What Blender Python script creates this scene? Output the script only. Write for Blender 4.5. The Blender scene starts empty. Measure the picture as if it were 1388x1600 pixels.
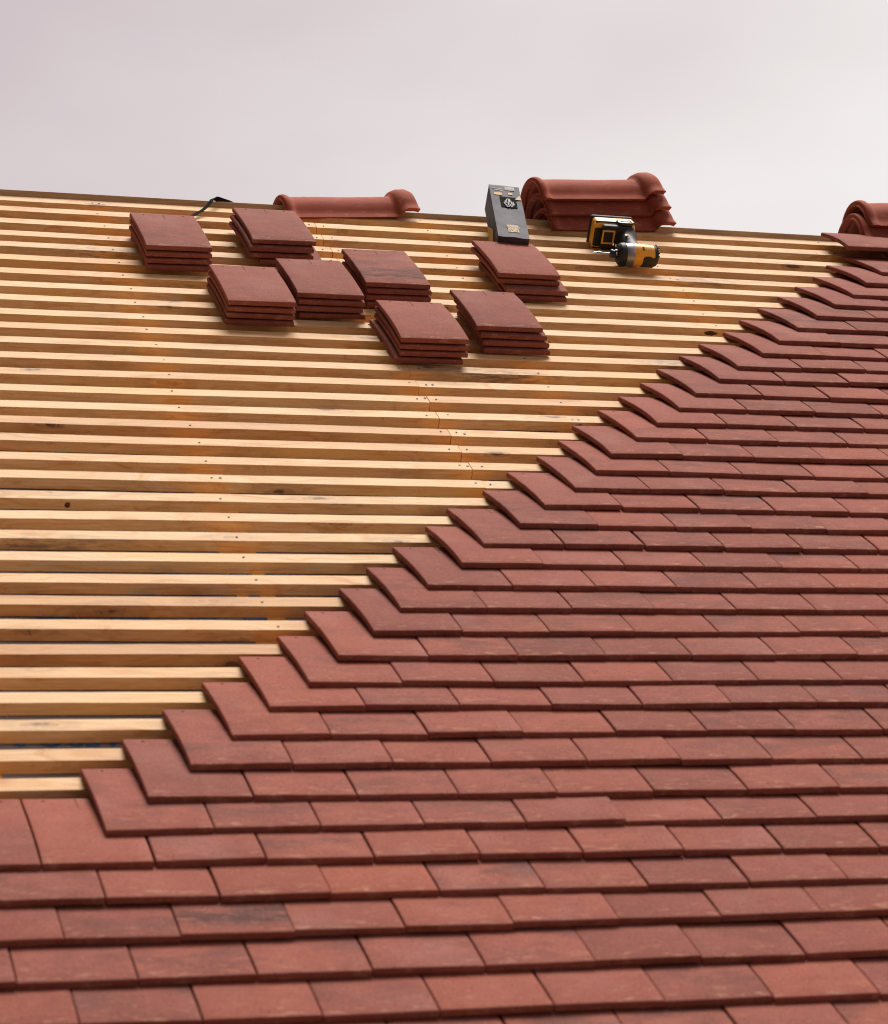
import bpy, bmesh, math, random
from mathutils import Matrix, Vector, noise
R_ = math.radians
rnd = random.Random(7)
scene = bpy.context.scene
COL = scene.collection
PITCH = 35.0
# roof frame: x along the ridge, y up the slope, z out of the roof (0 = top of the battens)
M = Matrix.Rotation(R_(PITCH), 4, 'X')
TH = .0115          # tile thickness
ONES = ['', 'first', 'second', 'third', 'fourth', 'fifth', 'sixth', 'seventh', 'eighth', 'ninth', 'tenth', 'eleventh', 'twelfth',
        'thirteenth', 'fourteenth', 'fifteenth', 'sixteenth', 'seventeenth', 'eighteenth', 'nineteenth', 'twentieth']
def ordinal(n):
    if n <= 20: return ONES[n]
    t = {2: ('twenty', 'twentieth'), 3: ('thirty', 'thirtieth')}[n // 10]
    return t[1] if n % 10 == 0 else t[0] + '-' + ONES[n % 10]

# ------------------------------------------------------------------ helpers
def tag(o, label=None, cat=None, group=None, kind=None):
    if label: o['label'] = label
    if cat: o['category'] = cat
    if group: o['group'] = group
    if kind: o['kind'] = kind
    return o
def mesh_of(bm, name, mat, smooth=32, bottom=None):
    me = bpy.data.meshes.new(name)
    bm.normal_update(); bm.to_mesh(me); bm.free()
    for m in (mat if isinstance(mat, (list, tuple)) else [mat]): me.materials.append(m)
    if smooth:
        me.shade_smooth(); me.set_sharp_from_angle(angle=R_(smooth))
    return me
def obj(name, me, parent=None, mat=None):
    o = bpy.data.objects.new(name, me); COL.objects.link(o)
    if parent: o.parent = parent
    if mat is not None: o.matrix_world = mat if parent is None else o.matrix_world
    return o
def child(name, bm, m, parent, loc=None, smooth=32):
    o = obj(name, mesh_of(bm, name, m, smooth), parent)
    if loc is not None: o.matrix_basis = loc
    return o
def empty(name, mw):
    o = bpy.data.objects.new(name, None); COL.objects.link(o); o.matrix_world = mw; o.empty_display_size = .05
    return o
def box(bm, c, d, bev=0, seg=2, rot=None):
    r = bmesh.ops.create_cube(bm, size=1)
    vs = r['verts']
    for v in vs: v.co = Vector((v.co.x*d[0], v.co.y*d[1], v.co.z*d[2]))
    if bev:
        es = list({e for v in vs for e in v.link_edges})
        g = bmesh.ops.bevel(bm, geom=es, offset=bev, segments=seg, affect='EDGES', profile=.5)
        vs = list({v for f in g['faces'] for v in f.verts} | {v for v in vs if v.is_valid})
    for v in vs:
        if rot: v.co = rot @ v.co
        v.co += Vector(c)
    return vs
def lathe(bm, prof, n=28, axis='X', c=(0, 0, 0), closed=True):
    rings = []
    for x, r in prof:
        ring = []
        for k in range(n):
            a = 2*math.pi*k/n
            p = {'X': (x, r*math.cos(a), r*math.sin(a)), 'Z': (r*math.cos(a), r*math.sin(a), x)}[axis]
            ring.append(bm.verts.new(Vector(p)+Vector(c)))
        rings.append(ring)
    for a, b in zip(rings, rings[1:]):
        for k in range(n):
            bm.faces.new((a[k], a[(k+1) % n], b[(k+1) % n], b[k]))
    if closed:
        bm.faces.new(rings[0][::-1]); bm.faces.new(rings[-1])
    bmesh.ops.recalc_face_normals(bm, faces=bm.faces)
def text_bm(txt, size, depth=.0004, bold=0.0):
    cu = bpy.data.curves.new('txt', 'FONT'); cu.body = txt; cu.size = size; cu.extrude = depth; cu.offset = bold
    cu.align_x = 'CENTER'; cu.align_y = 'CENTER'; cu.resolution_u = 4
    o = bpy.data.objects.new('txt', cu); COL.objects.link(o)
    bpy.context.view_layer.update()
    dg = bpy.context.evaluated_depsgraph_get()
    me = bpy.data.meshes.new_from_object(o.evaluated_get(dg))
    bm = bmesh.new(); bm.from_mesh(me)
    bpy.data.objects.remove(o); bpy.data.curves.remove(cu); bpy.data.meshes.remove(me)
    return bm

# ------------------------------------------------------------------ materials
class NT:
    def __init__(s, name):
        s.m = bpy.data.materials.new(name); s.m.use_nodes = True; s.t = s.m.node_tree
        s.b = s.t.nodes['Principled BSDF']
    def n(s, typ, **kw):
        nd = s.t.nodes.new(typ)
        for k, v in kw.items():
            if k == 'ins':
                for i, val in v.items():
                    if isinstance(val, bpy.types.NodeSocket): s.t.links.new(val, nd.inputs[i])
                    else: nd.inputs[i].default_value = val
            else: setattr(nd, k, v)
        return nd
    def math(s, op, a, b=0., c=0., clamp=False):
        nd = s.n('ShaderNodeMath', operation=op, ins={0: a, 1: b, 2: c}); nd.use_clamp = clamp
        return nd.outputs[0]
    def vmath(s, op, a, b=(0, 0, 0)):
        return s.n('ShaderNodeVectorMath', operation=op, ins={0: a, 1: b}).outputs[0]
    def noise(s, vec, scale, detail=3, rough=.55, dist=0.):
        return s.n('ShaderNodeTexNoise', ins={'Vector': vec, 'Scale': scale, 'Detail': detail, 'Roughness': rough, 'Distortion': dist}).outputs['Fac']
    def ramp(s, f, stops, interp='LINEAR'):
        nd = s.n('ShaderNodeValToRGB', ins={0: f}); r = nd.color_ramp; r.interpolation = interp
        while len(r.elements) < len(stops): r.elements.new(.5)
        for e, (p, c) in zip(r.elements, stops):
            e.position = p; e.color = (c, c, c, 1) if isinstance(c, (int, float)) else (*c, 1)
        return nd.outputs[0]
    def mix(s, f, a, b, mode='MIX'):
        nd = s.n('ShaderNodeMix', data_type='RGBA', blend_type=mode)
        for i, v in ((0, f), (6, a), (7, b)):
            if isinstance(v, bpy.types.NodeSocket): s.t.links.new(v, nd.inputs[i])
            elif i == 0: nd.inputs[0].default_value = v
            else: nd.inputs[i].default_value = (*v, 1)
        return nd.outputs[2]
    def out(s, col=None, rough=None, bump=None, bstr=.3, bdist=.001, **kw):
        if col is not None:
            if isinstance(col, bpy.types.NodeSocket): s.t.links.new(col, s.b.inputs['Base Color'])
            else: s.b.inputs['Base Color'].default_value = (*col, 1)
        if rough is not None:
            if isinstance(rough, bpy.types.NodeSocket): s.t.links.new(rough, s.b.inputs['Roughness'])
            else: s.b.inputs['Roughness'].default_value = rough
        if bump is not None:
            bp = s.n('ShaderNodeBump', ins={'Strength': bstr, 'Distance': bdist, 'Height': bump})
            s.t.links.new(bp.outputs[0], s.b.inputs['Normal'])
        for k, v in kw.items(): s.b.inputs[k.replace('_', ' ')].default_value = v
        return s.m
    def obj_coord(s):
        tc = s.n('ShaderNodeTexCoord').outputs['Object']
        oi = s.n('ShaderNodeObjectInfo')
        off = s.n('ShaderNodeCombineXYZ', ins={0: s.math('MULTIPLY', oi.outputs['Random'], 91.), 1: s.math('MULTIPLY', oi.outputs['Random'], 57.), 2: s.math('MULTIPLY', oi.outputs['Random'], 23.)}).outputs[0]
        return tc, s.vmath('ADD', tc, off), oi

def wood_material(name, dark=1., sat=1.):
    s = NT(name); tc, v, oi = s.obj_coord()
    vs = s.vmath('MULTIPLY', v, (1.6, 26., 26.))
    warp = s.noise(s.vmath('MULTIPLY', v, (2.2, 7., 7.)), 1.6, 2)
    g1 = s.noise(s.vmath('ADD', vs, s.n('ShaderNodeCombineXYZ', ins={1: s.math('MULTIPLY', warp, 6.)}).outputs[0]), 3., 5, .6)
    g2 = s.noise(s.vmath('MULTIPLY', v, (9., 420., 420.)), 1., 2)
    c = s.ramp(g1, [(.28, (.76*dark, .35*dark, .115*dark)), (.46, (.94*dark, .575*dark, .27*dark)), (.70, (1.0*dark, .70*dark, .41*dark))])
    c = s.mix(s.math('MULTIPLY', s.ramp(g2, [(.35, 1.), (.62, 0.)]), .35), c, (.52*dark, .29*dark, .115*dark))
    # whole-piece tone
    tone = s.ramp(oi.outputs['Random'], [(0., (.74, .60, .46)), (.12, (.95, .88, .78)), (.4, (1.0, .95, .88)), (.7, (.98, 1.0, 1.0)), (1., (1.05, 1.05, 1.04))])
    c = s.mix(1., c, tone, 'MULTIPLY')
    # yellow resin streaks
    y = s.ramp(s.noise(s.vmath('MULTIPLY', v, (1.1, 9., 9.)), 1.3, 2), [(.62, 0.), (.72, .55)])
    c = s.mix(y, c, (.80, .47, .14))
    # knots with rings
    vk = s.vmath('MULTIPLY', v, (4.2, 15., 15.))
    vk = s.vmath('ADD', vk, s.vmath('MULTIPLY', s.n('ShaderNodeTexNoise', ins={'Vector': v, 'Scale': 60.}).outputs['Color'], (.08, .2, .2)))
    k = s.n('ShaderNodeTexVoronoi', ins={'Vector': vk, 'Scale': 1.}).outputs['Distance']
    c = s.mix(s.ramp(k, [(.10, .0), (.13, .6), (.16, .1), (.24, .28), (.36, 0.)]), c, (.26, .115, .04))
    c = s.mix(s.ramp(k, [(.07, .9), (.12, 0.)]), c, (.12, .05, .025))
    # grey-blue sap stain, rare
    st = s.math('MULTIPLY', s.ramp(s.noise(s.vmath('MULTIPLY', v, (1.3, 5., 5.)), 1.1, 1), [(.68, 0.), (.76, .8)]),
                s.ramp(s.noise(s.vmath('MULTIPLY', v, (30., 160., 160.)), 1., 4, .7), [(.42, 0.), (.6, .85)]))
    c = s.mix(st, c, (.10, .085, .075))
    # tiny specks
    sp = s.ramp(s.noise(v, 330., 1), [(.74, 0.), (.80, .6)])
    c = s.mix(sp, c, (.20, .10, .05))
    h = s.math('ADD', s.math('MULTIPLY', g2, .6), s.noise(s.vmath('MULTIPLY', v, (240., 240., 240.)), 1., 3))
    return s.out(c, .72, h, .55, .0012)
WOOD = wood_material('sawn_pine', .80)
WOOD_RIDGE = wood_material('ridge_pine', .60)

def tile_material(name, base_a, base_b, pit=1.):
    s = NT(name); tc, v, oi = s.obj_coord()
    sepc = s.n('ShaderNodeSeparateColor', ins={0: oi.outputs['Color']})
    dk, warm, seed = sepc.outputs[0], sepc.outputs[1], sepc.outputs[2]
    off = s.n('ShaderNodeCombineXYZ', ins={0: s.math('MULTIPLY', seed, 37.), 1: s.math('MULTIPLY', seed, 71.), 2: s.math('MULTIPLY', seed, 13.)}).outputs[0]
    v = s.vmath('ADD', tc, off)
    n1 = s.noise(v, 14., 4, .6)
    c = s.mix(s.ramp(n1, [(.3, 0.), (.7, 1.)]), base_a, base_b)
    tone = s.ramp(seed, [(0., (.86, .85, .86)), (.5, (1., 1., 1.)), (1., (1.09, 1.06, 1.03))])
    c = s.mix(1., c, tone, 'MULTIPLY')
    c = s.mix(s.math('MULTIPLY', warm, .8), c, (.46, .125, .062))
    # smoky kiln flash, stretched across the tile
    f = s.noise(s.vmath('MULTIPLY', v, (9., 22., 9.)), 1., 3, .6)
    f2 = s.noise(v, 260., 3, .75)
    sep = s.n('ShaderNodeSeparateXYZ', ins={0: tc})
    band = s.ramp(s.math('DIVIDE', sep.outputs[1], .265), [(.0, .1), (.13, .75), (.3, 1.), (.6, .55), (1., .35)])
    fl = s.math('MULTIPLY', s.math('MULTIPLY', s.ramp(f, [(.42, 0.), (.60, 1.)]), band), s.ramp(f2, [(.30, .25), (.60, 1.)]))
    c = s.mix(s.math('MULTIPLY', fl, s.math('MULTIPLY_ADD', dk, .95, .08), clamp=True), c, (.105, .052, .048))
    sk = s.math('MULTIPLY', s.ramp(s.math('DIVIDE', sep.outputs[1], .265), [(.08, 0.), (.17, 1.), (.26, .6), (.42, 0.)]),
                s.ramp(s.noise(s.vmath('MULTIPLY', v, (14., 60., 10.)), 1., 3, .65), [(.44, 0.), (.56, 1.)]))
    sk = s.math('MULTIPLY', s.math('MULTIPLY', sk, s.ramp(f2, [(.3, .5), (.55, 1.)])), s.math('GREATER_THAN', dk, .97))
    c = s.mix(s.math('MULTIPLY', sk, .9), c, (.045, .032, .032))
    # pale rubbed scuffs, mostly close to the tail
    sc = s.noise(s.vmath('MULTIPLY', v, (30., 95., 40.)), 1., 4, .65)
    tailb = s.ramp(s.math('DIVIDE', sep.outputs[1], .265), [(0., .5), (.03, 1.), (.09, .45), (.2, .14), (1., .10)])
    sm = s.math('MULTIPLY', s.ramp(sc, [(.56, 0.), (.65, .9)]), tailb)
    c = s.mix(s.math('MULTIPLY', sm, .62), c, (.56, .30, .19))
    cl = s.noise(s.vmath('MULTIPLY', v, (6., 6., 6.)), 1., 2)
    c = s.mix(s.math('MULTIPLY', s.ramp(cl, [(.55, 0.), (.72, .45)]), .5), c, (.42, .21, .18))
    # dark pits and pale grains
    c = s.mix(s.ramp(s.noise(v, 230., 3, .75), [(.55, 0.), (.64, .62*pit)]), c, (.12, .045, .036))
    c = s.mix(s.ramp(s.noise(s.vmath('ADD', v, (5, 5, 5)), 210., 2), [(.64, 0.), (.72, .5*pit)]), c, (.50, .24, .17))
    h = s.math('ADD', s.noise(v, 600., 3, .65), s.math('MULTIPLY', s.noise(v, 70., 3), .8))
    r = s.math('MULTIPLY_ADD', n1, .16, .68)
    return s.out(c, r, h, .8*pit, .0012, Specular_IOR_Level=.07)
CLAY = tile_material('red_clay', (.272, .083, .060), (.322, .112, .083))
RIDGE_CLAY = tile_material('ridge_clay', (.33, .082, .052), (.39, .108, .070), .35)

def simple(name, col, rough=.5, metal=0., var=.12, scale=60., bstr=.15, **kw):
    s = NT(name); tc, v, oi = s.obj_coord()
    n = s.noise(v, scale, 4, .6)
    c = s.mix(s.ramp(n, [(.3, 1.), (.7, 0.)]), col, tuple(x*(1-var*2.2) for x in col))
    return s.out(c, s.math('MULTIPLY_ADD', n, .15, rough-.07), n, bstr, .0006, Metallic=metal, **kw)
CBM = simple('orange_glow_pine', (.96, .57, .14), .6, 0, .08, 30.)  # orange deepened past plain pine to imitate the warm glow between battens
NAIL = simple('dull_nail', (.15, .095, .06), .6, .1)
STEEL = simple('steel', (.62, .61, .60), .28, 1.)
GREYCAST = simple('grey_cast_alloy', (.36, .36, .37), .42, .85, .1)
YEL = simple('yellow_plastic', (1.0, .48, .035), .42, 0, .06, 40.)
BLK = simple('black_rubber', (.020, .019, .020), .58, 0, .2, 90.)
BLK2 = simple('black_glossy_plastic', (.022, .022, .025), .30)
CARTON = None
STRAPM = simple('black_webbing', (.009, .009, .009), .9, 0, .2, 400., .15, Specular_IOR_Level=.05)
BLUEP = simple('blue_print', (.05, .19, .46), .6)
LABELY = simple('yellow_label', (.60, .37, .085), .6, Specular_IOR_Level=.15)
LABELW = simple('white_label', (.40, .38, .39), .6, Specular_IOR_Level=.15)
PRINTD = simple('dark_print', (.06, .045, .04), .6)
BARKM = simple('knot_bark', (.12, .052, .026), .85, 0, .4, 300., .6)
CLEAR = simple('pale_bag', (.20, .19, .21), .5, 0, .4, 90., Specular_IOR_Level=.2)

def membrane_material():
    s = NT('breather_membrane'); tc, v, oi = s.obj_coord()
    n = s.noise(v, 300., 3)
    c = s.mix(n, (.27, .27, .31), (.37, .37, .42))
    return s.out(c, .6, n, .3, .0005)
MEMB = membrane_material()
def carton_material():
    s = NT('printed_carton'); tc, v, oi = s.obj_coord()
    n = s.noise(v, 22., 4, .6); n2 = s.noise(v, 260., 2)
    c = s.mix(s.ramp(n, [(.35, 0.), (.65, 1.)]), (.052, .050, .060), (.118, .110, .128))
    c = s.mix(s.ramp(n2, [(.70, 0.), (.78, .5)]), c, (.28, .24, .22))
    return s.out(c, .72, n, .25, .002, Specular_IOR_Level=.25)
CARTON = carton_material()
def ground_material():
    s = NT('bare_earth'); tc = s.n('ShaderNodeTexCoord').outputs['Object']
    c = s.mix(s.noise(tc, .6, 6, .7), (.10, .056, .027), (.14, .08, .042))
    return s.out(c, .9)

# ------------------------------------------------------------------ setting: ground and membrane
bm = bmesh.new(); bmesh.ops.create_grid(bm, x_segments=8, y_segments=8, size=1500)
g = obj('ground', mesh_of(bm, 'ground', ground_material(), 0)); g.location = (0, 0, -6.5); tag(g, kind='structure')

RV = 3.385     # slope distance of the ridge line
RAFT = [-.14, .438, 1.015, 1.60, 2.20, 2.79, 3.38]
CB = [-.14, .438, 1.015, 1.33, 1.92, 2.50, 3.09]
def sag(u, v):
    d = min(abs(u-c) for c in CB)
    return -.0246 - .0022*min(1, max(0, (d-.03)/.12)) + .0008*noise.noise(Vector((u*9, v*9, 0)))
bm = bmesh.new()
us = [-1.1+i*.05 for i in range(99)]
P = []
for j in range(83):
    v = -1.1 + j*.05475
    P.append([bm.verts.new((u, min(v, RV-.012), sag(u, v)-.0)) for u in us])
for a, b in zip(P, P[1:]):
    for k in range(len(us)-1): bm.faces.new((a[k], a[k+1], b[k+1], b[k]))
# far slope, mirrored over the ridge
ca, sa = math.cos(R_(2*PITCH)), math.sin(R_(2*PITCH))
Q = [[bm.verts.new((u, RV-.012+ca*w, -.028-sa*w)) for u in us[::4]] for w in (.03, 1., 2.5, 4.2)]
for a, b in zip(Q, Q[1:]):
    for k in range(len(a)-1): bm.faces.new((a[k], a[k+1], b[k+1], b[k]))
for k in range(len(Q[0])-1):
    bm.faces.new((P[-1][4*k], P[-1][4*k+4], Q[0][k+1], Q[0][k]))
bmesh.ops.remove_doubles(bm, verts=bm.verts, dist=1e-5)
memb = obj('roofing_membrane', mesh_of(bm, 'roofing_membrane', MEMB, 40), None, M)
tag(memb, 'blue-grey breathable roofing membrane with blue print, glimpsed between the battens', 'roofing membrane')
# blue print on it, upside down as in the photograph
def printed(txt, size, u, v, rot, bold=0.):
    b = text_bm(txt, size, .0, bold)
    if not b.faces: return
    T = Matrix.Translation((u, v, 0)) @ Matrix.Rotation(R_(rot), 4, 'Z')
    for w in b.verts:
        w.co = T @ w.co
    bmesh.ops.subdivide_edges(b, edges=[e for e in b.edges if e.calc_length() > .05], cuts=3)
    for w in b.verts: w.co.z = sag(w.co.x, w.co.y)+.0012
    child('lettering', b, BLUEP, memb, smooth=0)
printed('AERO 3', .055, .015, .507, 180, .001)
printed('AERO', .34, .42, 1.03, 178, .006)
printed('AERO 3', .06, .03, .79, 180, .001)
printed('AERO 3', .06, .36, 1.36, 180, .001)
printed('AERO 3', .055, .80, 1.55, 180, .001)

# counter battens on the rafters
for i, u in enumerate(CB):
    bm = bmesh.new(); box(bm, (0, 0, 0), (.047, 4.3, .02), .001, 1)
    rot = Matrix.Rotation(R_(90), 4, 'Z')
    # length runs along local x so the grain follows it
    bm2 = bmesh.new(); box(bm2, (0, 0, 0), (4.3, .075, .0190), .001, 1); bm.free()  # widened to spread the orange glow along the batten fronts
    o = obj('counter_batten', mesh_of(bm2, 'counter_batten', CBM), None, M @ Matrix.Translation((u, 1.21, -.0332)) @ rot)
    names = {-.14: 'just outside the left edge', .438: 'nearest the left side, at first nail line', 1.015: 'under the batten butt joints',
             1.33: 'between joints and drill, right of the joint line', 1.92: 'below the cordless driver', 2.50: 'below the uppermost laid tiles', 3.09: 'beyond the right edge'}
    tag(o, 'pale counter batten running up the slope ' + names[u], 'counter batten', 'counter battens running up the slope')

# ------------------------------------------------------------------ battens
BT = {1: (0.3419, 0.004), 2: (0.4333, 0.004), 3: (0.5315, 0.004), 4: (0.626, 0.004), 5: (0.715, 0.004), 6: (0.801, 0.004), 7: (0.8956, 0.004), 8: (0.9914, 0.005), 9: (1.0822, 0.0064), 10: (1.1777, 0.0075), 11: (1.271, 0.0083), 12: (1.3615, 0.0064), 13: (1.4564, 0.0044), 14: (1.552, -0.0002), 15: (1.6456, -0.0002), 16: (1.7425, -0.0054), 17: (1.8392, -0.0098), 18: (1.922, 0.004), 19: (2.0168, 0.004), 20: (2.1144, 0.0002), 21: (2.2062, 0.0025), 22: (2.3024, -0.0004), 23: (2.3971, -0.0018), 24: (2.4883, -0.0031), 25: (2.5818, -0.0031), 26: (2.676, -0.0048), 27: (2.7743, -0.0074), 28: (2.8728, -0.0114), 29: (2.9714, -0.0198), 30: (3.0551, -0.0125), 31: (3.1527, -0.0148), 32: (3.2523, -0.0134), 33: (3.3387, -0.0145)}
TR = {-4: (0.58, 0.1665, -0.3966, 0), -3: (0.5907, 0.1664, -0.295, 0.0073), -2: (0.58, 0.1654, -0.1923, 0.0118), -1: (0.5746, 0.1667, -0.0959, 0.0028), 0: (0.5817, 0.1677, 0.0025, 0.0), 1: (0.0159, 0.1666, 0.0914, 0.0037), 2: (0.0954, 0.1665, 0.1851, 0), 3: (0.1784, 0.1665, 0.2828, 0), 4: (0.2622, 0.1662, 0.3774, 0.0048), 5: (0.343, 0.1661, 0.4736, 0.0044), 6: (0.4286, 0.1661, 0.558, 0.0046), 7: (0.5008, 0.1661, 0.6535, 0.0055), 8: (0.5877, 0.166, 0.7425, 0.0103), 9: (0.6606, 0.1657, 0.8391, 0.0067), 10: (0.7376, 0.166, 0.9354, 0.0046), 11: (0.8288, 0.1658, 1.0376, -0.0033), 12: (0.8969, 0.1685, 1.1307, -0.0054), 13: (0.9986, 0.1657, 1.2313, -0.0116), 14: (1.0798, 0.168, 1.3251, -0.012), 15: (1.1716, 0.1665, 1.4026, 0), 16: (1.2483, 0.1663, 1.5114, -0.012), 17: (1.3108, 0.1661, 1.5892, -0.0015), 18: (1.4016, 0.1682, 1.6879, -0.0049), 19: (1.4809, 0.1685, 1.767, 0.0015), 20: (1.5644, 0.1685, 1.8722, -0.0066), 21: (1.6397, 0.1685, 1.9705, -0.0091), 22: (1.7331, 0.1685, 2.0317, 0.012), 23: (1.8125, 0.1685, 2.124, 0.0085), 24: (1.9117, 0.1665, 2.233, 0), 25: (1.9918, 0.1665, 2.3227, 0), 26: (2.0814, 0.1665, 2.4214, 0), 27: (2.173, 0.1665, 2.5189, 0), 28: (2.2596, 0.1665, 2.608, 0), 29: (2.3492, 0.1665, 2.6942, 0), 30: (2.4289, 0.1665, 2.794, 0), 31: (2.5189, 0.1665, 2.8944, 0)}
BW, BD = .0395, .0232
def batten_bm(L, seed, fuzz=1.):
    r = random.Random(seed); bm = bmesh.new()
    n = max(2, int(L/.06)); rings = []
    e = .0011
    sec = [(0, -BD), (BW, -BD), (BW, -e), (BW-e, 0), (e, 0), (0, -e)]
    wv = lambda x, k: noise.noise(Vector((x*2.1, k*7.3+seed, seed*.37)))*.0016 + noise.noise(Vector((x*14, k*3.1, seed*.9)))*.0005
    for i in range(n+1):
        x = L*i/n
        by, bz = wv(x, 0), wv(x, 1)*.7
        ring = []
        for k, (y, z) in enumerate(sec):
            j = noise.noise(Vector((x*45, k*11.+seed, 2.)))*.0004
            ring.append(bm.verts.new((x, y+by+j, z+bz+(j if z > -.01 else 0))))
        rings.append(ring)
    for a, b in zip(rings, rings[1:]):
        for k in range(6): bm.faces.new((a[k], a[(k+1) % 6], b[(k+1) % 6], b[k]))
    bm.faces.new(rings[0]); bm.faces.new(rings[-1][::-1])
    # sawn fibres standing off the lower arris
    for q in range(int(L*r.choice([2, 3, 5, 9])*fuzz)):
        x0 = r.uniform(.02, L-.02)
        for w in range(r.choice([1, 1, 1, 2, 4])):
            x = x0 + r.uniform(-.02, .02); ln = r.uniform(.005, .020) * (2.2 if r.random() < .08 else 1)
            a = r.uniform(-1.1, 1.1) + (math.pi if r.random() < .5 else 0); t = r.uniform(.0004, .0009)
            p = Vector((x, 0, -.0005)); d = Vector((math.cos(a)*.8, -.35-.3*r.random(), -abs(math.sin(a))*.6)).normalized()
            sd = Vector((-d.z, 0, d.x)).normalized()*t
            k1 = p + d*ln*.5 + Vector((0, -.001, -ln*.1)); k2 = p + d*ln + Vector((0, -.001, -ln*.35))
            vs = [bm.verts.new(c) for c in (p-sd, p+sd, k1+sd*.8, k1-sd*.8, k2)]
            vb = [bm.verts.new(c+Vector((0, t, 0))) for c in (p-sd, p+sd, k1+sd*.8, k1-sd*.8, k2)]
            bm.faces.new((vs[0], vs[1], vs[2], vs[3])); bm.faces.new((vs[3], vs[2], vs[4]))
            bm.faces.new((vb[3], vb[2], vb[1], vb[0])); bm.faces.new((vb[4], vb[2], vb[3]))
    bmesh.ops.recalc_face_normals(bm, faces=bm.faces)
    return bm
# one nail mesh
bm = bmesh.new(); lathe(bm, [(-.004, .0014), (.0003, .0014), (.0004, .0032), (.0012, .0030), (.0013, .001)], 10, 'Z')
NAILME = mesh_of(bm, 'nail', NAIL)
def knot_bm(rx, rz, seed):
    b = bmesh.new(); c = b.verts.new((0, -.0010, 0)); ring = []
    for k in range(18):
        a = k*math.pi/9; q = 1+.45*noise.noise(Vector((math.cos(a)*2, math.sin(a)*2, seed)))
        ring.append(b.verts.new((rx*q*math.cos(a), .0006, rz*q*math.sin(a))))
    for k in range(18): b.faces.new((c, ring[k], ring[(k+1) % 18]))
    bmesh.ops.recalc_face_normals(b, faces=b.faces)
    return b
UL, UR = -.85, 3.45
for r in range(1, 34):
    c0, sl = BT[r]
    joint = 1.0145 + rnd.uniform(-.002, .002)
    if r < 13: joint = 1.003
    lead = TR[r][0] if r in TR else 2.6
    ang = math.atan(sl)
    for side in (0, 1):
        if side and r < 12: continue
        u0, u1 = (UL, joint) if side == 0 else (joint+.0012, UR)
        if side == 0 and r < 12: u1 = min(joint, lead+.55)
        dz = rnd.uniform(-.0006, .0006)
        bmn = batten_bm(u1-u0, r*2+side)
        mw = M @ Matrix.Translation((u0, c0+sl*u0-BW+(rnd.uniform(-.0015, .0015) if side else 0), dz)) @ Matrix.Rotation(ang, 4, 'Z')
        o = obj('roof_batten', mesh_of(bmn, 'roof_batten', WOOD, 25), None, mw)
        nth = 34-r
        if r < 12: lab = 'pale sawn softwood batten, %s batten down from the ridge' % ordinal(nth)
        else: lab = 'pale sawn softwood batten %s of the butt joints, %s batten down from the ridge' % (('left', 'right')[side], ordinal(nth))
        tag(o, lab, 'batten', 'horizontal roofing battens')
        nl = []
        for u in (CB[1:] if r > 1 else CB[1:2]):
            if abs(u-1.015) < .01: cand = [joint-.021] if side == 0 else [joint+.022]
            else: cand = [u]
            for q in cand:
                if u0 < q < u1 and (r >= 32 or q < lead+.12): nl.append(q)
        for q in nl:
            n_ = obj('nail', NAILME, o)
            n_.location = (q-u0+rnd.uniform(-.006, .006), BW*rnd.uniform(.35, .65), .0002)
            n_.scale = (.8, .65, 1)
            if rnd.random() < .12:
                n2 = obj('nail', NAILME, o); n2.location = (q-u0+rnd.uniform(.012, .02), BW*rnd.uniform(.3, .7), .0002)
        for (rr, uu, rx, rz) in ((18, 1.342, .011, .009), (25, 1.90, .018, .006), (30, 1.105, .006, .006), (13, .13, .010, .010)):
            if rr == r and u0 < uu < u1:
                kb = child('knot', knot_bm(rx, rz, r), BARKM, o); kb.location = (uu-u0, -.0006, -.0125)

# ridge board standing just proud of the top batten
bm = bmesh.new(); L = UR-UL
b2 = bmesh.new(); box(b2, (L/2, .022, -.073), (L, .044, .145), .0015, 2)
mw = M @ Matrix.Translation((UL, BT[33][0]+BT[33][1]*UL+.001, 0)) @ Matrix.Rotation(math.atan(-.0145), 4, 'Z') @ Matrix.Rotation(-R_(PITCH), 4, 'X') @ Matrix.Translation((0, 0, .017))
o = obj('ridge_board', mesh_of(b2, 'ridge_board', WOOD_RIDGE, 25), None, mw)
tag(o, 'brownish ridge board along the top of the roof against the sky', 'ridge board')

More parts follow.
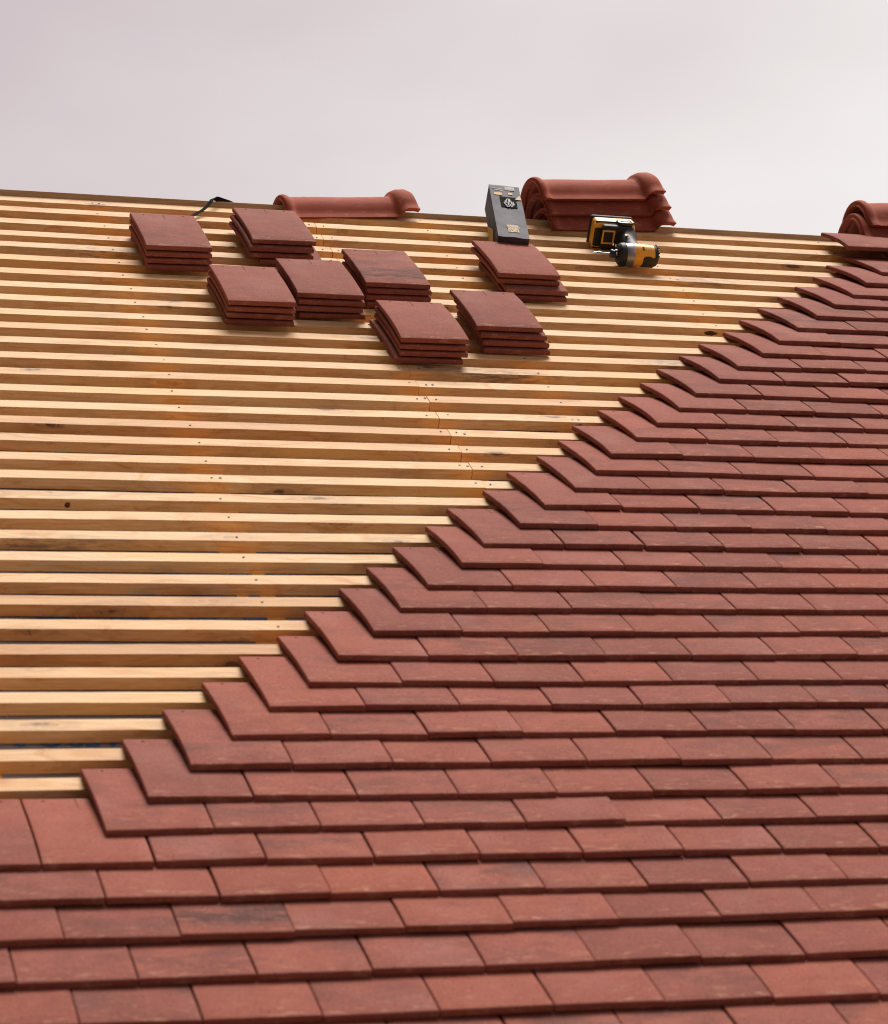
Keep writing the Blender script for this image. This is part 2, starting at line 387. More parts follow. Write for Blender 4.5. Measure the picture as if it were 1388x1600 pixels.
# ------------------------------------------------------------------ plain tiles
def tile_me(seed, w=.1648, l=.265, camber=.005, batch=True):
    r = random.Random(seed); t = TH
    camber *= r.uniform(.8, 1.25); tw = r.uniform(-.0012, .0012)
    e = [0, .0006, .0016, .003]
    hx = [w*.195, w*.815]; hy = l-.014; hr = .0024
    xs = sorted(set(e + [w-q for q in e] + [hx[0]-hr, hx[0]+hr, hx[1]-hr, hx[1]+hr, w/2-.0006, w/2+.0006] + [w*k/6 for k in (1, 2, 4, 5)]))
    sy = l-.047
    ys = sorted(set(e + [l-q for q in e] + [hy-hr, hy+hr, sy] + [l*k/10 for k in range(1, 10) if abs(l*k/10-sy) > .006 and k < 9]))
    def drop(d): return 0 if d >= .003 else .003-math.sqrt(max(0, .003**2-(.003-d)**2))
    bm = bmesh.new()
    def zc(x, y):
        s_ = y/l
        return camber*4*s_*(1-s_)*(1.25-.5*s_) + tw*(x/w-.5)*(.5-s_)*2 + .0005*noise.noise(Vector((x*30, y*30, seed)))
    top = [[bm.verts.new((x, y, t-.9*max(drop(x), drop(w-x), drop(y), drop(l-y)) + zc(x, y))) for x in xs] for y in ys]
    bot = [[bm.verts.new((x, y, .9*.4*max(drop(x), drop(w-x), drop(y), drop(l-y)) + zc(x, y))) for x in xs] for y in ys]
    # slightly ragged edges
    for g_ in (top, bot):
        for j, row in enumerate(g_):
            for i, vv in enumerate(row):
                if i in (0, len(row)-1): vv.co.x += r.uniform(-.0003, .0003)
                if j in (0, len(g_)-1): vv.co.y += .0003*math.sin(i*2.3+seed)
    holes = set(); score = set()
    for j in range(len(ys)-1):
        for i in range(len(xs)-1):
            cx, cy = (xs[i]+xs[i+1])/2, (ys[j]+ys[j+1])/2
            if abs(cy-hy) < hr and (abs(cx-hx[0]) < hr or abs(cx-hx[1]) < hr): holes.add((i, j)); continue
            f = bm.faces.new((top[j][i], top[j][i+1], top[j+1][i+1], top[j+1][i]))
            if batch and abs(cx-w/2) < .0006 and cy > sy: score.add(f)
    if score:
        g_ = bmesh.ops.extrude_face_region(bm, geom=list(score))
        for q in g_['geom']:
            if isinstance(q, bmesh.types.BMVert): q.co.z -= .0025
        bmesh.ops.delete(bm, geom=list(score), context='FACES_ONLY')
    for (i, j) in holes:
        lo = [bm.verts.new(q.co-Vector((0, 0, t*.9))) for q in (top[j][i], top[j][i+1], top[j+1][i+1], top[j+1][i])]
        up = [top[j][i], top[j][i+1], top[j+1][i+1], top[j+1][i]]
        for k in range(4): bm.faces.new((up[k], up[(k+1) % 4], lo[(k+1) % 4], lo[k]))
        bm.faces.new(lo[::-1])
    for j in range(len(ys)-1):
        for i in range(len(xs)-1):
            bm.faces.new((bot[j][i], bot[j+1][i], bot[j+1][i+1], bot[j][i+1]))
    nx, ny = len(xs), len(ys)
    for i in range(nx-1):
        bm.faces.new((top[0][i+1], top[0][i], bot[0][i], bot[0][i+1])); bm.faces.new((top[-1][i], top[-1][i+1], bot[-1][i+1], bot[-1][i]))
    for j in range(ny-1):
        bm.faces.new((top[j][0], top[j+1][0], bot[j+1][0], bot[j][0])); bm.faces.new((top[j+1][-1], top[j][-1], bot[j][-1], bot[j+1][-1]))
    # hanging nibs under the head
    for x in (w*.25, w*.75): box(bm, (x, l-.008, -.0045+zc(x, l)), (.022, .010, .011), .0015, 2)
    return mesh_of(bm, 'plain_tile', CLAY, 40)
TM = [tile_me(i) for i in range(8)]
SHORT = [tile_me(20, l=.19), tile_me(21, l=.19)]
A0 = .0415
TILT = -math.atan(A0/.24)
def put_tile(u, v, zt=0., yaw=0., roll=0., tilt=TILT, z=A0, me=None, dk=None, warm=0., name='plain_tile', pitchj=0.):
    me = me or rnd.choice(TM)
    mw = M @ Matrix.Translation((u, v, z+zt)) @ Matrix.Rotation(yaw, 4, 'Z') @ Matrix.Rotation(tilt+pitchj, 4, 'X') @ Matrix.Rotation(roll, 4, 'Y')
    o = obj(name, me, None, mw)
    if dk is None:
        dk = rnd.choice([.0, .05, .1, .2, .3, .4, .6, .75])
    o.color = (dk, warm, rnd.random(), 1)
    return o
C = Vector((-0.6210006843512251, -3.2576877017211534, 2.1095885834524535))
RC = Matrix(((0.958536703543838, -0.2513986141203219, 0.13418690240740272), (0.01746655514288864, -0.41816669579971966, -0.908202364000108), (0.28443330924973037, 0.8728890830697367, -0.3964370583673038)))
FPX = 4084.031194450507
def px(p):
    c = RC @ (Vector(p)-C)
    return 694+FPX*c.x/c.z, 800+FPX*c.y/c.z
special = {(-1, 2): (0., .36), (-1, 1): (0., .2), (-1, 3): (.95, 0.), (-2, .5): (1., 0.), (1, 0): (.6, 0.), (0, -.5): (.0, .1), (16, 8.5): (.8, 0), (12, 7.5): (.8, 0)}
G_TILES = 'laid plain clay roof tiles'
def course(r):
    if r in TR:
        ul, b, c, d = TR[r]
        if r >= 1: return ul, b, c, d, r/2-.5, 0
        return ul, b, c, d, 3.5, None
for r in list(range(-6, 33)):
    if r in TR: ul, b, c, d = TR[r]
    elif r < 0: ul, b, c, d = (.585, .1665, -.4985-(-5-r)*.1, .006)
    else: ul, b, c, d = (2.668, .1665, 2.940, 0)
    il = r/2-.5 if r >= 1 else 3.5
    if r == -4: il = 3.5; ul = .58
    half = 0. if (r % 2 or r >= 1) else 0.
    if r < 1:
        il = 3.5 if r % 2 == 0 else 3.
        if r in (-1, -3): ul = {-1: .4912, -3: .5075}[r]
        if r == -5: ul = .501
    i = il if r >= 1 else (-5. if r % 2 else -4.5)
    pieces = []
    while True:
        u = ul + b*(i-il)
        v = c + d*u
        x0, _ = px((u, v, .05)); x1, _ = px((u+.165, v+.1, .05))
        if x0 > 1388 + 380: break
        if x1 > -520: pieces.append((i, u, v, x0, x1))
        i += 1
    k = 0; past = 0; lefts = [q for q in pieces if q[4] <= 2]
    for (i, u, v, x0, x1) in pieces:
        if x0 >= 1386: past += 1
        vis = x1 > 2 and x0 < 1386
        if r == -6: vis = False
        dk, warm = special.get((r, i), (None, rnd.choice([0, 0, 0, .08, .15])))
        gap = b-.1648
        o = put_tile(u+rnd.uniform(0, .0012), v+rnd.uniform(-.0016, .0016), rnd.uniform(0, .0018), rnd.uniform(-.005, .005), rnd.uniform(-.009, .009), dk=dk, warm=warm, pitchj=rnd.uniform(-.004, .004))
        dkv = o.color[0]
        look = 'smoky dark red tile' if dkv >= .74 else ('warm orange-red clay tile' if o.color[1] > .3 else 'red-brown clay tile')
        if r >= 1:
            k += 1
            if k == 1: lab = '%s leading the %s stepped course up from the lower left' % (look, ordinal(r))
            elif vis: lab = '%s, %s tile along the %s stepped course up' % (look, ordinal(k), ordinal(r))
            else: lab = '%s, %s past the right edge in the %s stepped course up' % (look, ordinal(past), ordinal(r))
        else:
            nm = {0: 'first full course below the steps', -1: 'second full course below the steps', -2: 'third full course below the steps', -3: 'fourth full course below the steps',
                  -4: 'fifth full course below the steps', -5: 'lowest course cut by the photo', -6: 'course below the bottom edge'}[r]
            if vis or r == -6:
                k += 1
                lab = '%s, %s from the left in %s' % (look, ordinal(k), nm)
            else: lab = '%s, %s past the left edge in %s' % (look, ordinal(len([q for q in lefts if q[3] >= x0])), nm)
            if not vis and x0 > 1386: k += 1; lab = '%s, %s past the right edge in %s' % (look, ordinal(past), nm)
        tag(o, lab, 'roof tile', G_TILES)
# short top-course tiles
for q in range(4):
    o = put_tile(2.505+.167*q, 3.098-.002*q, 0, .0, 0, tilt=-.13, z=.044, me=SHORT[q % 2], dk=.3)
    tag(o, ('short top course tile with exposed left edge over a dark gap at the ridge', 'short red-brown top course tile, second along, under the ridge tile pair',
            'short red-brown top course tile past the right edge, third along', 'short red-brown top course tile past the right edge, fourth along')[q], 'roof tile', G_TILES)

# ------------------------------------------------------------------ loose stacks of plain tiles
# (tail-left corner u, v of the top tile; yaw; per-tile shifts from the bottom up; words; dark)
STK = [
 ((.4925, 2.802), .006, [(.004, -.016), (.001, -.008), (.001, -.004), (0, 0)], 'far left stack below the black strap', .45, 4),
 ((.776, 2.888), .012, [(.020, -.020), (-.007, -.018), (-.007, -.014), (0, 0)], 'stack just below the lone ridge tile', .25, 4),
 ((.629, 2.429), -.002, [(-.002, -.007), (0, -.002), (0, -.001), (0, 0)], 'lowest of the three left stacks', .30, 4),
 ((.812, 2.500), .006, [(.006, -.012), (-.002, -.008), (.003, -.004), (0, 0)], 'stack whose right side touches the butt joints', .30, 4),
 ((1.003, 2.598), .006, [(.006, -.016), (.003, -.01), (.004, -.004), (0, 0)], 'stack topped by a tile with a black smear', 1., 4),
 ((1.000, 2.222), -.006, [(-.010, -.008), (.000, -.006), (-.001, -.002), (0, 0)], 'lowest stack, standing on the joints in mid roof', .25, 4),
 ((1.211, 2.322), -.012, [(.018, -.026), (.016, -.018), (.010, -.010), (0, 0)], 'stack right of and above the lowest stack', .15, 4),
 ((1.376, 2.714), -.010, [(.014, -.034), (.017, -.030), (.000, -.002), (0, 0)], 'stack directly below the black carton', .1, 4),
]
LV = ['bottom', 'third', 'second', 'topmost']
for si, ((u, v), yaw, sh, words, dk, n) in enumerate(STK):
    for k in range(4):
        du, dv = sh[k]
        z = .0035 + k*.0158
        o = put_tile(u+du, v+dv, 0, yaw+rnd.uniform(-.006, .006)*(k < 3), rnd.uniform(-.004, .004), tilt=-.012-.002*k, z=z, me=TM[(si*3+k) % 8], dk=dk if k == 3 else .3)
        lab = {3: 'topmost red-brown tile of the ', 2: 'second tile from the top of the ', 1: 'third tile from the top of the ', 0: 'bottom tile of the '}[k] + words
        tag(o, lab, 'roof tile', 'loose plain tiles in stacks of four')

# ------------------------------------------------------------------ ridge tiles
def ridge_bm(L=.372, R0=.080, t=.0092, hood=.0195):
    """half-round barrel along +x, rim at x=0, flared hood at x=L; z=0 is the springing line"""
    # profile: (x, outer radius)
    prof = [(0, R0+.004), (.002, R0+.0055), (.008, R0+.0068), (.014, R0+.0055), (.018, R0+.003), (.022, R0)]
    prof += [(.03+(L-.098)*k/8, R0-.001+.0006*math.sin(k)) for k in range(9)]
    xh = L-.060
    prof += [(xh, R0+.002), (xh+.004, R0+.009), (xh+.009, R0+hood*.72), (xh+.022, R0+hood), (xh+.044, R0+hood*1.04), (L-.008, R0+hood*.9), (L-.002, R0+hood*.75), (L, R0+hood*.6)]
    n = 30; bm = bmesh.new(); O = []; I = []
    for i, (x, r) in enumerate(prof):
        ro, ri = [], []
        for k in range(n+1):
            a0 = .0 if x < xh else (.17*min(1, (x-xh)/.012))
            a = a0+(math.pi-2*a0)*k/n
            # straight little flange lip along both long edges
            lip = .012*max(0, 1-min(k, n-k)/2.2)**1.3
            w = noise.noise(Vector((x*12, k*.4, 3)))*.0006
            rr = r+lip+w
            hx = -.012*math.sin(a)*0
            ro.append(bm.verts.new((x+hx, -rr*math.cos(a), rr*math.sin(a))))
            q = r-t+w
            ri.append(bm.verts.new((x+hx, -q*math.cos(a), q*math.sin(a)+(0 if 0 < k < n else 0))))
        O.append(ro); I.append(ri)
    for a, b in zip(range(len(prof)-1), range(1, len(prof))):
        for k in range(n):
            bm.faces.new((O[a][k], O[b][k], O[b][k+1], O[a][k+1])); bm.faces.new((I[a][k], I[a][k+1], I[b][k+1], I[b][k]))
        bm.faces.new((O[a][0], I[a][0], I[b][0], O[b][0])); bm.faces.new((O[a][n], O[b][n], I[b][n], I[a][n]))
    # stepped rebate on the rim end
    for k in range(n):
        bm.faces.new((O[0][k], O[0][k+1], I[0][k+1], I[0][k])); bm.faces.new((O[-1][k], I[-1][k], I[-1][k+1], O[-1][k+1]))
    bmesh.ops.recalc_face_normals(bm, faces=bm.faces)
    return bm
# a thin inner socket ring makes the double line at the rim
def socket_bm(R0=.080, t=.0092):
    bm = bmesh.new(); n = 30; rs = []
    for (x, r) in ((-.0045, R0-t*.55), (-.005, R0-t*.95), (.012, R0-t-.0006), (.012, R0-t*.3)):
        rs.append([bm.verts.new((x, -r*math.cos(math.pi*k/n), r*math.sin(math.pi*k/n))) for k in range(n+1)])
    for a in range(4):
        b = (a+1) % 4
        for k in range(n): bm.faces.new((rs[a][k], rs[b][k], rs[b][k+1], rs[a][k+1]))
    bmesh.ops.recalc_face_normals(bm, faces=bm.faces)
    return bm
W_ = lambda u, v, n_: (M @ Vector((u, v, n_)))
RME = mesh_of(ridge_bm(), 'ridge_tile', RIDGE_CLAY, 50); SME = mesh_of(socket_bm(), 'inner_rim', RIDGE_CLAY, 50)
def ridge_tile(u, zoff, yoff, yaw, tiltd, label, group, dk=.35, s=1.):
    p = W_(u, RV-.02, .0)
    mw = Matrix.Translation((p.x, p.y+yoff, p.z+zoff)) @ Matrix.Rotation(R_(yaw), 4, 'Z') @ Matrix.Rotation(R_(tiltd), 4, 'Y') @ Matrix.Scale(s, 4)
    o = obj('ridge_tile', RME, None, mw); o.color = (dk, 0, rnd.random(), 1)
    c = obj('inner_rim', SME, o); c.color = o.color
    tag(o, label, 'ridge tile', group)
    return o
GR = 'half-round clay ridge tiles'
ridge_tile(.948, -.056, .002, 5., -4.6, 'single half-round red ridge tile lying alone on the ridge, flared end right', GR, .3)
ridge_tile(1.694, -.054, .0, 6., -4.2, 'bottom half-round ridge tile of the stack of three behind the driver', GR, .5)
ridge_tile(1.682, -.011, .0, 6., -4.5, 'middle half-round ridge tile of the stack of three behind the driver', GR, .6)
ridge_tile(1.668, .033, .0, 6., -4.8, 'topmost half-round ridge tile of the stack of three, weathered flared end', GR, .55)
ridge_tile(2.630, -.040, .0, 0, .6, 'lower half-round ridge tile of the pair cut by the right edge', GR, .2, 1.2)
ridge_tile(2.652, .000, .0, 0, -3., 'upper half-round ridge tile of the pair cut by the right edge', GR, .15, 1.2)

# ------------------------------------------------------------------ carton
cw, cl, cd = .088, .292, .075
root = empty('carton', M @ Matrix.Translation((1.4477, 2.9814, .001)) @ Matrix.Rotation(R_(-10.6), 4, 'Z') @ Matrix.Rotation(R_(5.7), 4, 'X') @ Matrix.Diagonal((.945, 1.19, 1., 1.)))
tag(root, 'dark scuffed cardboard carton with yellow labels leaning beside the stacked ridge tiles', 'carton')
bm = bmesh.new(); N1, N2, N3 = 6, 12, 5
def cpt(a, b, c_):
    x, y, z = a*cw, b*cl, c_*cd
    bul = math.sin(math.pi*b)*math.sin(math.pi*min(1, max(0, c_)))
    if a < .5: x -= .010*bul*(1-2*a)
    x += .0008*noise.noise(Vector((a*4, b*6, c_*3))); z += (.0016*noise.noise(Vector((a*3, b*5, 9)))) * (c_ > .5)
    return (x, y, z)
bmesh.ops.create_cube(bm, size=1)
bmesh.ops.subdivide_edges(bm, edges=bm.edges[:], cuts=7, use_grid_fill=True)
for w in bm.verts: w.co = Vector(cpt(w.co.x+.5, w.co.y+.5, w.co.z+.5))
child('carton_body', bm, CARTON, root, smooth=35)
zt = cd+.0016
def flat(name, x0, y0, x1, y1, m, z=zt, th=.0005, rot=0, skew=0):
    b = bmesh.new(); box(b, ((x0+x1)/2, (y0+y1)/2, z), (x1-x0, y1-y0, th), 0)
    return child(name, b, m, root, smooth=0)
flat('yellow_label', .031, .026, .062, .064, LABELY)
b = text_bm('STAR\nBLOCK', .0115, .0002, .0002); l1 = child('lettering', b, PRINTD, root, Matrix.Translation((.0465, .045, zt+.0006)) @ Matrix.Rotation(math.pi, 4, 'Z') @ Matrix.Scale(1.25, 4, (0, 1, 0)), 0)
flat('yellow_label', .010, .232, .033, .246, LABELY); flat('yellow_label', .051, .238, .064, .250, LABELY)
flat('white_label', .044, .263, .072, .284, LABELW)
for k in range(9): flat('barcode', .046+k*.0028, .2655, .047+k*.0028+.0006*(k % 3), .2805, PRINTD, zt+.0006)
flat('printed_line', .008, .268, .030, .271, LABELW); flat('printed_line', .014, .258, .030, .262, LABELW); flat('printed_mark', .031, .266, .034, .272, LABELY); flat('printed_mark', .031, .256, .034, .262, LABELY)
b = text_bm('FIX 90', .0105, .0002, .0002); child('lettering', b, PRINTD, root, Matrix.Translation((.0215, .239, zt+.0006)) @ Matrix.Rotation(math.pi, 4, 'Z'), 0) if False else b.free()
# warning triangle
b = bmesh.new(); pts = [(.068, .212), (.0865, .212), (.084, .238)]
f = b.faces.new([b.verts.new((x, y, zt)) for x, y in pts]); g_ = bmesh.ops.extrude_face_region(b, geom=[f])
for q in g_['geom']:
    if isinstance(q, bmesh.types.BMVert): q.co.z += .0006
child('warning_triangle', b, LABELY, root, smooth=0)
# window with bagged pieces
b = bmesh.new(); box(b, (.048, .194, zt-.0002), (.047, .060, .001), .0004, 1); child('window', b, STRAPM, root, smooth=0)
b = bmesh.new(); rr = random.Random(3)
for k in range(13):
    x = .029+rr.random()*.034; y = .172+rr.random()*.03; a = rr.uniform(-.5, .5)
    box(b, (x, y, zt+.0012), (.0035, .028*rr.uniform(.6, 1), .0018), .0008, 1, Matrix.Rotation(a, 3, 'Z'))
    for w in b.verts: pass
child('bagged_contents', b, CLEAR, root, smooth=0)
# yellow diamond and dashes on the left side
b = bmesh.new()
pts = [(-.003, .018, .040), (-.004, .058, .014), (-.0105, .112, .040), (-.004, .058, .062)]
f = b.faces.new([b.verts.new((x-.0035, y, z)) for x, y, z in pts]); g_ = bmesh.ops.extrude_face_region(b, geom=[f])
for q in g_['geom']:
    if isinstance(q, bmesh.types.BMVert): q.co.x -= .0008
bmesh.ops.recalc_face_normals(b, faces=b.faces)
child('hazard_diamond', b, LABELY, root, smooth=0)
b = bmesh.new()
for k in range(9): box(b, (-.0012-.004*math.sin(math.pi*(k*.012+.02)/cl), .015+k*.012, .004), (.0016, .006, .004), 0)
child('edge_dashes', b, LABELY, root, smooth=0)

# ------------------------------------------------------------------ cordless driver: local X = bit, Z = head side, Y = flank
root = empty('impact_driver', M @ Matrix.Translation((1.836, 2.993, .034)) @ Matrix.Rotation(R_(-2.0), 4, 'Z') @ Matrix(((-1, 0, 0, 0), (0, 0, -1, 0), (0, -1, 0, 0), (0, 0, 0, 1))))
tag(root, 'yellow and black cordless impact driver lying on the battens, bit pointing left', 'power tool')
def lp(name, prof, m, n=32, sy=1., sz=1., par=None):
    b = bmesh.new(); lathe(b, prof, n)
    for w in b.verts: w.co.y *= sy; w.co.z *= sz; w.co.x = w.co.x*.86-.004
    return child(name, b, m, par or root, smooth=35)
lp('motor_housing', [(-.062, .026), (-.060, .0285), (-.03, .0300), (.0, .0308), (.013, .0300), (.017, .0285)], YEL)
lp('rear_cap', [(-.0715, .018), (-.0705, .024), (-.067, .0275), (-.0605, .0292), (-.0575, .0295), (-.056, .028)], BLK)
lp('gear_case', [(.008, .0302), (.012, .0318), (.034, .0305), (.040, .028), (.041, .02)], GREYCAST)
lp('nose_bumper', [(.034, .0312), (.037, .0320), (.050, .0300), (.056, .0245), (.0575, .015)], BLK)
lp('collet', [(.056, .0115), (.058, .0130), (.066, .0125), (.068, .0105), (.0715, .0105), (.073, .0125), (.078, .0122), (.080, .0095), (.0805, .004)], BLK2)
lp('screwdriver_bit', [(.078, .0034), (.106, .0034), (.109, .0048), (.121, .0048), (.124, .0030), (.130, .0032), (.136, .0014), (.1375, .0006)], STEEL, 12)
# soft black flank panels, vents and screws on the housing
b = bmesh.new()
def arc_patch(b, x0, x1, a0, a1, r, th=.0016, n=14):
    R4 = []
    for k in range(n+1):
        a = R_(a0+(a1-a0)*k/n); e_ = .9 if k in (0, n) else 1.
        R4.append([b.verts.new((x, -rr*math.sin(a), rr*math.cos(a))) for x, rr in ((x0, r-.002), (x0, r+th*.6*e_), (x0+.001, r+th*e_), (x1-.001, r+th*e_), (x1, r+th*.6*e_), (x1, r-.002))])
    for a_, b_ in zip(R4, R4[1:]):
        for k in range(5): b.faces.new((a_[k], a_[k+1], b_[k+1], b_[k]))
    b.faces.new(R4[0]); b.faces.new(R4[-1][::-1]); bmesh.ops.recalc_face_normals(b, faces=b.faces)
arc_patch(b, -.054, -.020, -70, 8, .0302); arc_patch(b, -.042, -.024, 8, 14, .0302)
child('side_panel', b, BLK, root)
b = bmesh.new()
for k in range(5):
    an = R_(18+k*17); box(b, (-.0625, -math.sin(an)*.0285, math.cos(an)*.0285), (.006, .0022, .0045), .0005, 1, Matrix.Rotation(-(an-math.pi/2), 3, 'X'))
child('air_vents', b, BLK2, root)
for x, an in ((.0045, 95), (-.020, 50), (-.020, 62), (-.064, 120)):
    a = R_(an); b = bmesh.new(); lathe(b, [(0, .0030), (.0012, .0030), (.0013, .0016), (.0002, .0012)], 10, 'Z')
    mm = Matrix.Translation((x, -math.sin(a)*.0298, math.cos(a)*.0298)) @ Vector((0, 0, 1)).rotation_difference(Vector((0, -math.sin(a), math.cos(a)))).to_matrix().to_4x4()
    child('screw', b, BLK2, root, mm)
for k, an in enumerate((20, 75, 130)):
    a = R_(an); b = bmesh.new(); lathe(b, [(0, .0032), (.0015, .0030), (.0016, .001)], 10, 'X')
    child('screw', b, STEEL, root, Matrix.Translation((.0545, -math.sin(a)*.0255, math.cos(a)*.0255)), 35)
# trigger and handle: tapered oval tube from head down to the battery
def tube(bm, pts, n=22):
    rings = []
    for (x, y, z, rx, ry) in pts:
        rings.append([bm.verts.new((x+rx*math.cos(2*math.pi*k/n), y+ry*math.sin(2*math.pi*k/n), z)) for k in range(n)])
    for a, c_ in zip(rings, rings[1:]):
        for k in range(n): bm.faces.new((a[k], a[(k+1) % n], c_[(k+1) % n], c_[k]))
    bm.faces.new(rings[0][::-1]); bm.faces.new(rings[-1]); bmesh.ops.recalc_face_normals(bm, faces=bm.faces)
b = bmesh.new(); tube(b, [(-.022, 0, -.018, .026, .022), (-.020, 0, -.036, .0215, .0185), (-.016, 0, -.060, .020, .018), (-.016, 0, -.085, .021, .019), (-.016, 0, -.108, .024, .023), (-.018, 0, -.124, .028, .028), (-.018, 0, -.134, .032, .033)])
child('handle', b, BLK, root, smooth=45)
b = bmesh.new(); tube(b, [(.008, 0, -.026, .013, .008), (.007, 0, -.045, .012, .008), (.005, 0, -.056, .009, .007)], 14)
child('trigger', b, BLK2, root)
b = bmesh.new()
box(b, (-.005, -.0236, -.098), (.007, .0012, .014), .0004, 1, Matrix.Rotation(.35, 3, 'Y')); box(b, (-.011, -.0232, -.090), (.0032, .0012, .009), .0004, 1, Matrix.Rotation(-.5, 3, 'Y')); box(b, (-.012, -.0232, -.104), (.0032, .0012, .008), .0004, 1, Matrix.Rotation(.2, 3, 'Y'))
child('maker_mark', b, YEL, root)
# foot of the tool
b = bmesh.new(); box(b, (.006, 0, -.142), (.088, .070, .024), .008, 3); child('tool_foot', b, BLK, root)
b = bmesh.new()
for (cx, cz, dx, dz) in ((0, .017, .030, .0045), (0, -.017, .030, .0045), (.0155, 0, .0045, .0385), (-.0155, 0, .0045, .0385)):
    box(b, (.034+cx, cz-.004, -.1288), (dx, dz, .0032), .001, 1)
for w in b.verts: pass
fr = child('mode_button_frame', b, YEL, root)
b = bmesh.new()
for k in range(3):
    for q in (-.005, .005): box(b, (.034+q, -.013+k*.009, -.1290), (.006, .005, .002), .0008, 1)
child('mode_button', b, BLK2, fr)
# battery
bat = empty('battery', Matrix.Identity(4)); bat.parent = root; bat.location = (-.012, 0, 0); bat.scale = (.82, 1, 1)
b = bmesh.new(); box(b, (.024, 0, -.178), (.142, .078, .046), .011, 4); child('battery_shell', b, YEL, bat)
b = bmesh.new(); box(b, (.025, 0, -.203), (.148, .083, .016), .0075, 3); child('battery_base', b, BLK, bat)
b = bmesh.new(); box(b, (.024, 0, -.160), (.1425, .0785, .004), .0018, 1)
child('battery_seam', b, BLK2, bat)
b = bmesh.new(); box(b, (.076, .004, -.1535), (.042, .052, .006), .004, 3); child('grip_panel', b, BLK, bat)
b = bmesh.new()
for k in range(6): box(b, (.0615+k*.0058, .004, -.1500), (.0022, .046, .0024), .0006, 1)
child('grip_ribs', b, BLK2, bat)
b = bmesh.new(); box(b, (.0745, .0, -.158), (.050, .068, .010), .0045, 3); child('front_bumper', b, YEL, bat)
b = bmesh.new(); box(b, (-.002, -.040, -.152), (.050, .010, .030), .003, 2); box(b, (-.004, -.043, -.150), (.040, .008, .012), .002, 2); child('battery_latch', b, BLK2, bat)
b = bmesh.new()
for k in range(4): box(b, (-.020+k*.010, -.0475, -.153), (.003, .0015, .010), .0005, 1)
child('latch_ribs', b, STEEL, bat)

# ------------------------------------------------------------------ strap
pts = [(0.6484, 3.1817, 0.007), (0.6727, 3.2059, 0.008), (0.7105, 3.25, 0.012), (0.7299, 3.2754, 0.017), (0.7413, 3.2943, 0.022), (0.7549, 3.3196, 0.026), (0.7726, 3.3414, 0.018), (0.7925, 3.3587, 0.008), (0.8164, 3.3859, -0.006), (0.8397, 3.4252, -0.025)]
bm = bmesh.new(); prev = None
P = [Vector(p) for p in pts]
fine = []
for i in range(len(P)-1):
    for k in range(4):
        t = k/4; p0, p1, p2, p3 = P[max(0, i-1)], P[i], P[i+1], P[min(len(P)-1, i+2)]
        fine.append(.5*((2*p1)+(-p0+p2)*t+(2*p0-5*p1+4*p2-p3)*t*t+(-p0+3*p1-3*p2+p3)*t**3))
fine.append(P[-1])
for i, p in enumerate(fine):
    d = (fine[min(i+1, len(fine)-1)]-fine[max(i-1, 0)]).normalized()
    tw = min(1, max(0, (i-18)/6))
    side = (d.cross(Vector((0, 0, 1)))).normalized()
    up = Vector((0, 0, 1))
    sd = side.lerp(Vector((.1, .3, .95)).normalized(), tw).normalized()
    nn = d.cross(sd).normalized()
    wd = .0048+.0025*tw
    ring = [bm.verts.new(p+sd*wd+nn*.0007), bm.verts.new(p-sd*wd+nn*.0007), bm.verts.new(p-sd*wd-nn*.0007), bm.verts.new(p+sd*wd-nn*.0007)]
    if prev:
        for k in range(4): bm.faces.new((prev[k], prev[(k+1) % 4], ring[(k+1) % 4], ring[k]))
    else: bm.faces.new(ring)
    prev = ring
bm.faces.new(prev[::-1]); bmesh.ops.recalc_face_normals(bm, faces=bm.faces)
o = obj('strap', mesh_of(bm, 'strap', STRAPM, 50), None, M)
tag(o, 'narrow black webbing strap hanging over the ridge board', 'strap')

# ------------------------------------------------------------------ world, sun
w = bpy.data.worlds.new('World'); scene.world = w; w.use_nodes = True
t = w.node_tree; bg = t.nodes['Background']; out = t.nodes['World Output']
SUN_EL, SUN_AZ = 67., 34.   # azimuth measured from +y (behind the ridge) towards +x
sky = t.nodes.new('ShaderNodeTexSky'); sky.sky_type = 'NISHITA'; sky.sun_disc = False
sky.sun_elevation = R_(SUN_EL); sky.sun_rotation = R_(SUN_AZ)
t.links.new(sky.outputs[0], bg.inputs[0]); bg.inputs[1].default_value = .05
tc = t.nodes.new('ShaderNodeTexCoord')
def tn(typ, **ins):
    n = t.nodes.new(typ)
    return n
mp = t.nodes.new('ShaderNodeMapping'); mp.inputs['Scale'].default_value = (1, 1, 2.2); t.links.new(tc.outputs['Generated'], mp.inputs[0])
n1 = t.nodes.new('ShaderNodeTexNoise'); n1.inputs['Scale'].default_value = 5.0; n1.inputs['Detail'].default_value = 4; n1.inputs['Roughness'].default_value = .45
t.links.new(mp.outputs[0], n1.inputs[0])
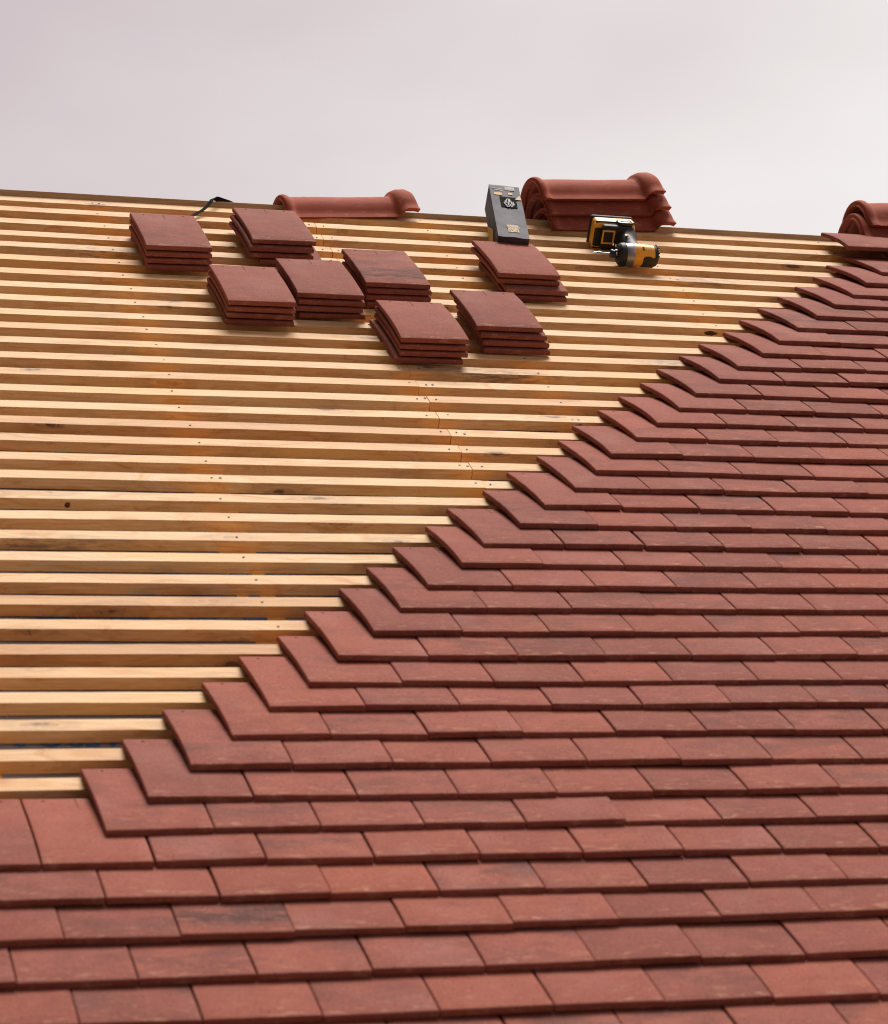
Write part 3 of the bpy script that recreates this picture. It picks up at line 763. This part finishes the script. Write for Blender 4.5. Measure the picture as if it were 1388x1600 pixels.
# brightness grows towards the hidden sun
dt = t.nodes.new('ShaderNodeVectorMath'); dt.operation = 'DOT_PRODUCT'
dt.inputs[1].default_value = Vector((.90, .42, .10)).normalized(); t.links.new(tc.outputs['Generated'], dt.inputs[0])
ad = t.nodes.new('ShaderNodeMath'); ad.operation = 'MULTIPLY_ADD'; ad.inputs[1].default_value = .14; t.links.new(n1.outputs[0], ad.inputs[0])
hf = t.nodes.new('ShaderNodeMath'); hf.operation = 'MULTIPLY_ADD'; hf.inputs[1].default_value = .5; hf.inputs[2].default_value = .448; t.links.new(dt.outputs['Value'], hf.inputs[0]); t.links.new(hf.outputs[0], ad.inputs[2])
cr = t.nodes.new('ShaderNodeValToRGB'); t.links.new(ad.outputs[0], cr.inputs[0])
els = [(.0, (.06, .048, .04)), (.27, (.10, .083, .072)), (.5, (.27, .235, .225)), (.70, (.575, .465, .51)), (.79, (.68, .585, .605)), (.86, (.83, .765, .755)), (.92, (.95, .905, .885)), (1., (1.0, .965, .93))]
while len(cr.color_ramp.elements) < len(els): cr.color_ramp.elements.new(.5)
for e, (p, c) in zip(cr.color_ramp.elements, els): e.position = p; e.color = (*c, 1)
bg2 = t.nodes.new('ShaderNodeBackground'); t.links.new(cr.outputs[0], bg2.inputs[0]); bg2.inputs[1].default_value = 1.0
mx = t.nodes.new('ShaderNodeMixShader'); mx.inputs[0].default_value = .93
t.links.new(bg.outputs[0], mx.inputs[1]); t.links.new(bg2.outputs[0], mx.inputs[2]); t.links.new(mx.outputs[0], out.inputs[0])
sun = bpy.data.lights.new('sun', 'SUN'); sun.energy = 5.0; sun.angle = R_(30); sun.color = (1., .95, .895)
so = bpy.data.objects.new('sun', sun); COL.objects.link(so)
d = Vector((math.sin(R_(SUN_AZ))*math.cos(R_(SUN_EL)), math.cos(R_(SUN_AZ))*math.cos(R_(SUN_EL)), math.sin(R_(SUN_EL))))
so.rotation_euler = (-d).to_track_quat('-Z', 'Y').to_euler()

# ------------------------------------------------------------------ camera
cam = bpy.data.cameras.new('camera'); co = bpy.data.objects.new('camera', cam); COL.objects.link(co)
cam.sensor_fit = 'VERTICAL'; cam.sensor_height = 36; cam.sensor_width = 36*1388/1600; cam.lens = FPX/1600*36
r0, r1, r2 = RC[0], RC[1], RC[2]
rot = Matrix(((r0.x, -r1.x, -r2.x), (r0.y, -r1.y, -r2.y), (r0.z, -r1.z, -r2.z)))
co.matrix_world = M @ (Matrix.Translation(C) @ rot.to_4x4())
cam.clip_start = .05; cam.clip_end = 5000
cam.dof.use_dof = True; cam.dof.focus_distance = 6.5; cam.dof.aperture_fstop = 8
scene.camera = co
vs = scene.view_settings; vs.view_transform = 'Standard'; vs.look = 'None'; vs.exposure = 0.; vs.gamma = 1.; vs.use_curve_mapping = False
scene.cycles.max_bounces = 8; scene.cycles.diffuse_bounces = 5
scene.cycles.use_denoising = True

scene.cycles.pixel_filter_type = 'BLACKMAN_HARRIS'; scene.cycles.filter_width = 1.1
